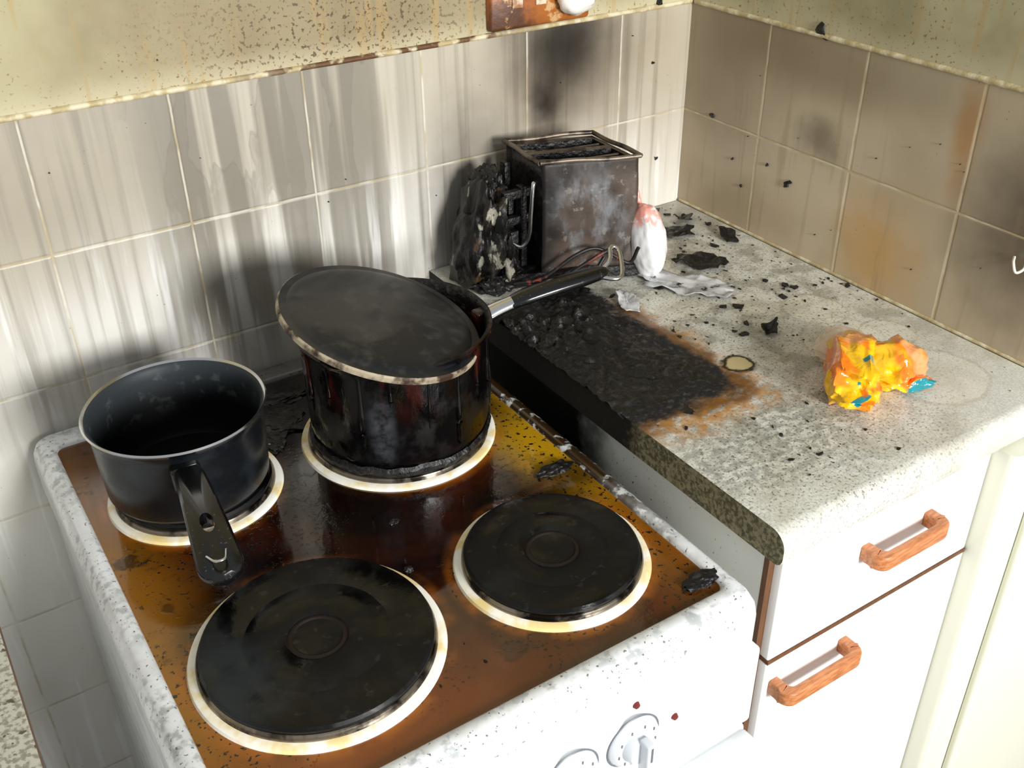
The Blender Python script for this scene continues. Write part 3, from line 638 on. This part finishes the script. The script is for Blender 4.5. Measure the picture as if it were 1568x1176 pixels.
# ================= SCRAPS
m=Mat('grey_paper'); c=m.mix(m.sm(m.noise(60,4),.45,.65),S(205,205,205),S(150,150,148)); c=m.mix(m.sm(m.noise(40,4,off=3),.62,.66),c,S(30,28,26)); M_paper=m.fin(c,.5,bump=m.noise(60,4),bs=.5)
def scrap(name,c,rx_,ry_,rot,mat,seed,lift=.004,n=40):
    bm=bmesh.new(); cen=bm.verts.new((c[0],c[1],.002+lift*.3)); rings=[]
    for j in range(1,9):
        L=[]
        for k in range(n):
            a=2*math.pi*k/n; f=j/8; w=1+.35*mn.fractal(Vector((math.cos(a)*2,math.sin(a)*2,seed)),1,2,3)
            x=math.cos(a)*rx_*f*w; y=math.sin(a)*ry_*f*w; X=c[0]+x*math.cos(rot)-y*math.sin(rot); Y=c[1]+x*math.sin(rot)+y*math.cos(rot)
            z=.0022+lift*abs(mn.noise(Vector((X*45,Y*45,seed))))*2*f
            L.append(bm.verts.new((X,Y,z)))
        rings.append(L)
    for k in range(n): bm.faces.new((cen,rings[0][k],rings[0][(k+1)%n]))
    for A,B in zip(rings,rings[1:]):
        for k in range(n): bm.faces.new((A[k],B[k],B[(k+1)%n],A[(k+1)%n]))
    o=obj(name,bm,mat,smooth=True); md=o.modifiers.new('s','SOLIDIFY'); md.thickness=.0008; return o
scrap('foil_scrap',(-.165,-.215),.060,.027,math.radians(-50),M_paper,1.5,.006)
scrap('charred_scrap',(-.112,-.175),.032,.020,math.radians(-40),M_char,4.2,.012)
scrap('charred_scrap.001',(-.080,-.085),.026,.018,math.radians(-30),M_char,6.2,.008)
scrap('charred_scrap.002',(-.165,-.345),.010,.008,0,M_char,2.2,.010)
scrap('charred_scrap.003',(-.030,-.135),.020,.010,1.2,M_char,7.2,.008)
scrap('charred_scrap.004',(-.040,-.060),.016,.009,.3,M_char,8.2,.008)
scrap('foil_scrap.001',(-.252,-.205),.012,.026,math.radians(-20),M_paper,3.5,.006)
bm=bmesh.new()
def flake(x,y,z,r):
    n=R.randint(5,8); a0=R.random()*6; ang=R.random()*6; el=R.uniform(.3,.9); V=[]; tx,ty=R.uniform(-.3,.3),R.uniform(-.3,.3)
    for k in range(n):
        a=a0+2*math.pi*k/n; rr=r*R.uniform(.45,1.1); u,v=rr*math.cos(a),rr*math.sin(a)*el
        X=u*math.cos(ang)-v*math.sin(ang); Y=u*math.sin(ang)+v*math.cos(ang)
        V.append((x+X,y+Y,z+abs(X*tx+Y*ty)))
    top=[bm.verts.new((p[0],p[1],p[2]+r*.10+.0005)) for p in V]; bot=[bm.verts.new((p[0],p[1],z+.0003)) for p in V]
    bm.faces.new(top)
    for k in range(n): bm.faces.new((bot[k],bot[(k+1)%n],top[(k+1)%n],top[k]))
for i in range(320):
    while True:
        x=R.uniform(-.39,-.008); y=R.uniform(-.57,-.01)
        dens=.2
        if x>-.25 and y>-.34: dens=.8
        if x>-.05 and y>-.35: dens=1
        if y<-.40: dens=.06 if x>-.2 else .15
        if x<-.26 and -.41<y<-.11: dens=0
        if -.32<x<-.19 and -.17<y<-.02: dens=0
        if -.235<x<-.08 and -.53<y<-.40: dens=0
        if R.random()<dens: break
    flake(x,y,0,R.choice([.0007,.0009,.0011,.0014,.0018,.0024,.0034]) if R.random()<.92 else R.uniform(.005,.008))
obj('charred_debris',bm,M_char)
bm=bmesh.new()
for i in range(60):
    x,y=(R.uniform(-.53,-.43),R.uniform(-.54,-.37)) if R.random()<.6 else (R.uniform(-.86,-.43),R.uniform(-.54,-.42))
    flake(x,y,HZ,R.choice([.0006,.0008,.0012,.0018]))
o=obj('grit',bm,M_char,parent=bl)
bm=bmesh.new()
def wflake(wall,h,z,r):
    n=7; a0=R.random()*6
    V=[(r*R.uniform(.4,1.2)*math.cos(a0+2*math.pi*k/n),r*R.uniform(.4,1.2)*math.sin(a0+2*math.pi*k/n)) for k in range(n)]
    f=(lambda u,v,d:(h+u,-d,z+v)) if wall=='b' else (lambda u,v,d:(-d,h+u,z+v))
    T=[bm.verts.new(f(u,v,.0025)) for u,v in V]; B=[bm.verts.new(f(u*1.1,v*1.1,.0004)) for u,v in V]
    bm.faces.new(T)
    for k in range(n): bm.faces.new((B[k],B[(k+1)%n],T[(k+1)%n],T[k]))
for a in (('r',-.215,.274,.007),('r',-.222,.268,.005),('b',-.055,.274,.005),('r',-.055,.135,.004),('r',-.195,.085,.005),('r',-.2,.09,.003),('r',-.16,.10,.002),('r',-.12,.06,.002),('b',-.06,.20,.002),('r',-.10,.09,.002),('b',-.045,.07,.003)): wflake(*a)
for i in range(12): wflake('r',R.uniform(-.5,-.02),R.uniform(.01,.3),R.uniform(.0004,.0009))
for i in range(10): wflake('b',R.uniform(-.8,-.02),R.uniform(.01,.3),R.uniform(.0004,.0009))
bmesh.ops.recalc_face_normals(bm,faces=bm.faces[:])
obj('soot_flakes',bm,M_char)
hk=empty('wall_hook')
sweep('hook',[(-.004,-.505,.110),(-.012,-.510,.108),(-.014,-.516,.100),(-.008,-.520,.104),(-.004,-.518,.112)],.0014,M_cream,parent=hk,seg=8)
sweep('cord',[(-.003,-.52,.24),(-.006,-.515,.22),(-.006,-.512,.19),(-.004,-.518,.165)],.0012,M_cream,parent=hk,seg=8)

# ================= LIGHT
w=bpy.data.worlds.new('w'); sc.world=w; w.use_nodes=True
bg=w.node_tree.nodes['Background']; bg.inputs[0].default_value=(.94,.98,1,1); bg.inputs[1].default_value=.50
def area(name,loc,tgt,size,power,col):
    l=bpy.data.lights.new(name,'AREA'); l.shape='DISK'; l.size=size; l.energy=power; l.color=col
    o=bpy.data.objects.new(name,l); sc.collection.objects.link(o); o.location=loc
    o.rotation_euler=(Vector(tgt)-Vector(loc)).to_track_quat('-Z','Y').to_euler(); return o
area('window_light',(-.30,-2.7,.68),(-.5,0,-.1),.75,88,(1,.995,.985))
# ================= CAMERA
cam=bpy.data.cameras.new('camera'); cam.sensor_width=36; cam.lens=1589.25/1568*36; cam.clip_start=.01
co=bpy.data.objects.new('camera',cam); sc.collection.objects.link(co); sc.camera=co
yaw,pit,roll=.5687,.5636,-.0133
fw=Vector((math.sin(yaw)*math.cos(pit),math.cos(yaw)*math.cos(pit),-math.sin(pit))); r=Vector((math.cos(yaw),-math.sin(yaw),0)); u=r.cross(fw)
r2=r*math.cos(roll)+u*math.sin(roll); u2=-r*math.sin(roll)+u*math.cos(roll)
co.matrix_world=Matrix(((r2.x,u2.x,-fw.x,-.9349),(r2.y,u2.y,-fw.y,-1.0264),(r2.z,u2.z,-fw.z,.5623),(0,0,0,1)))
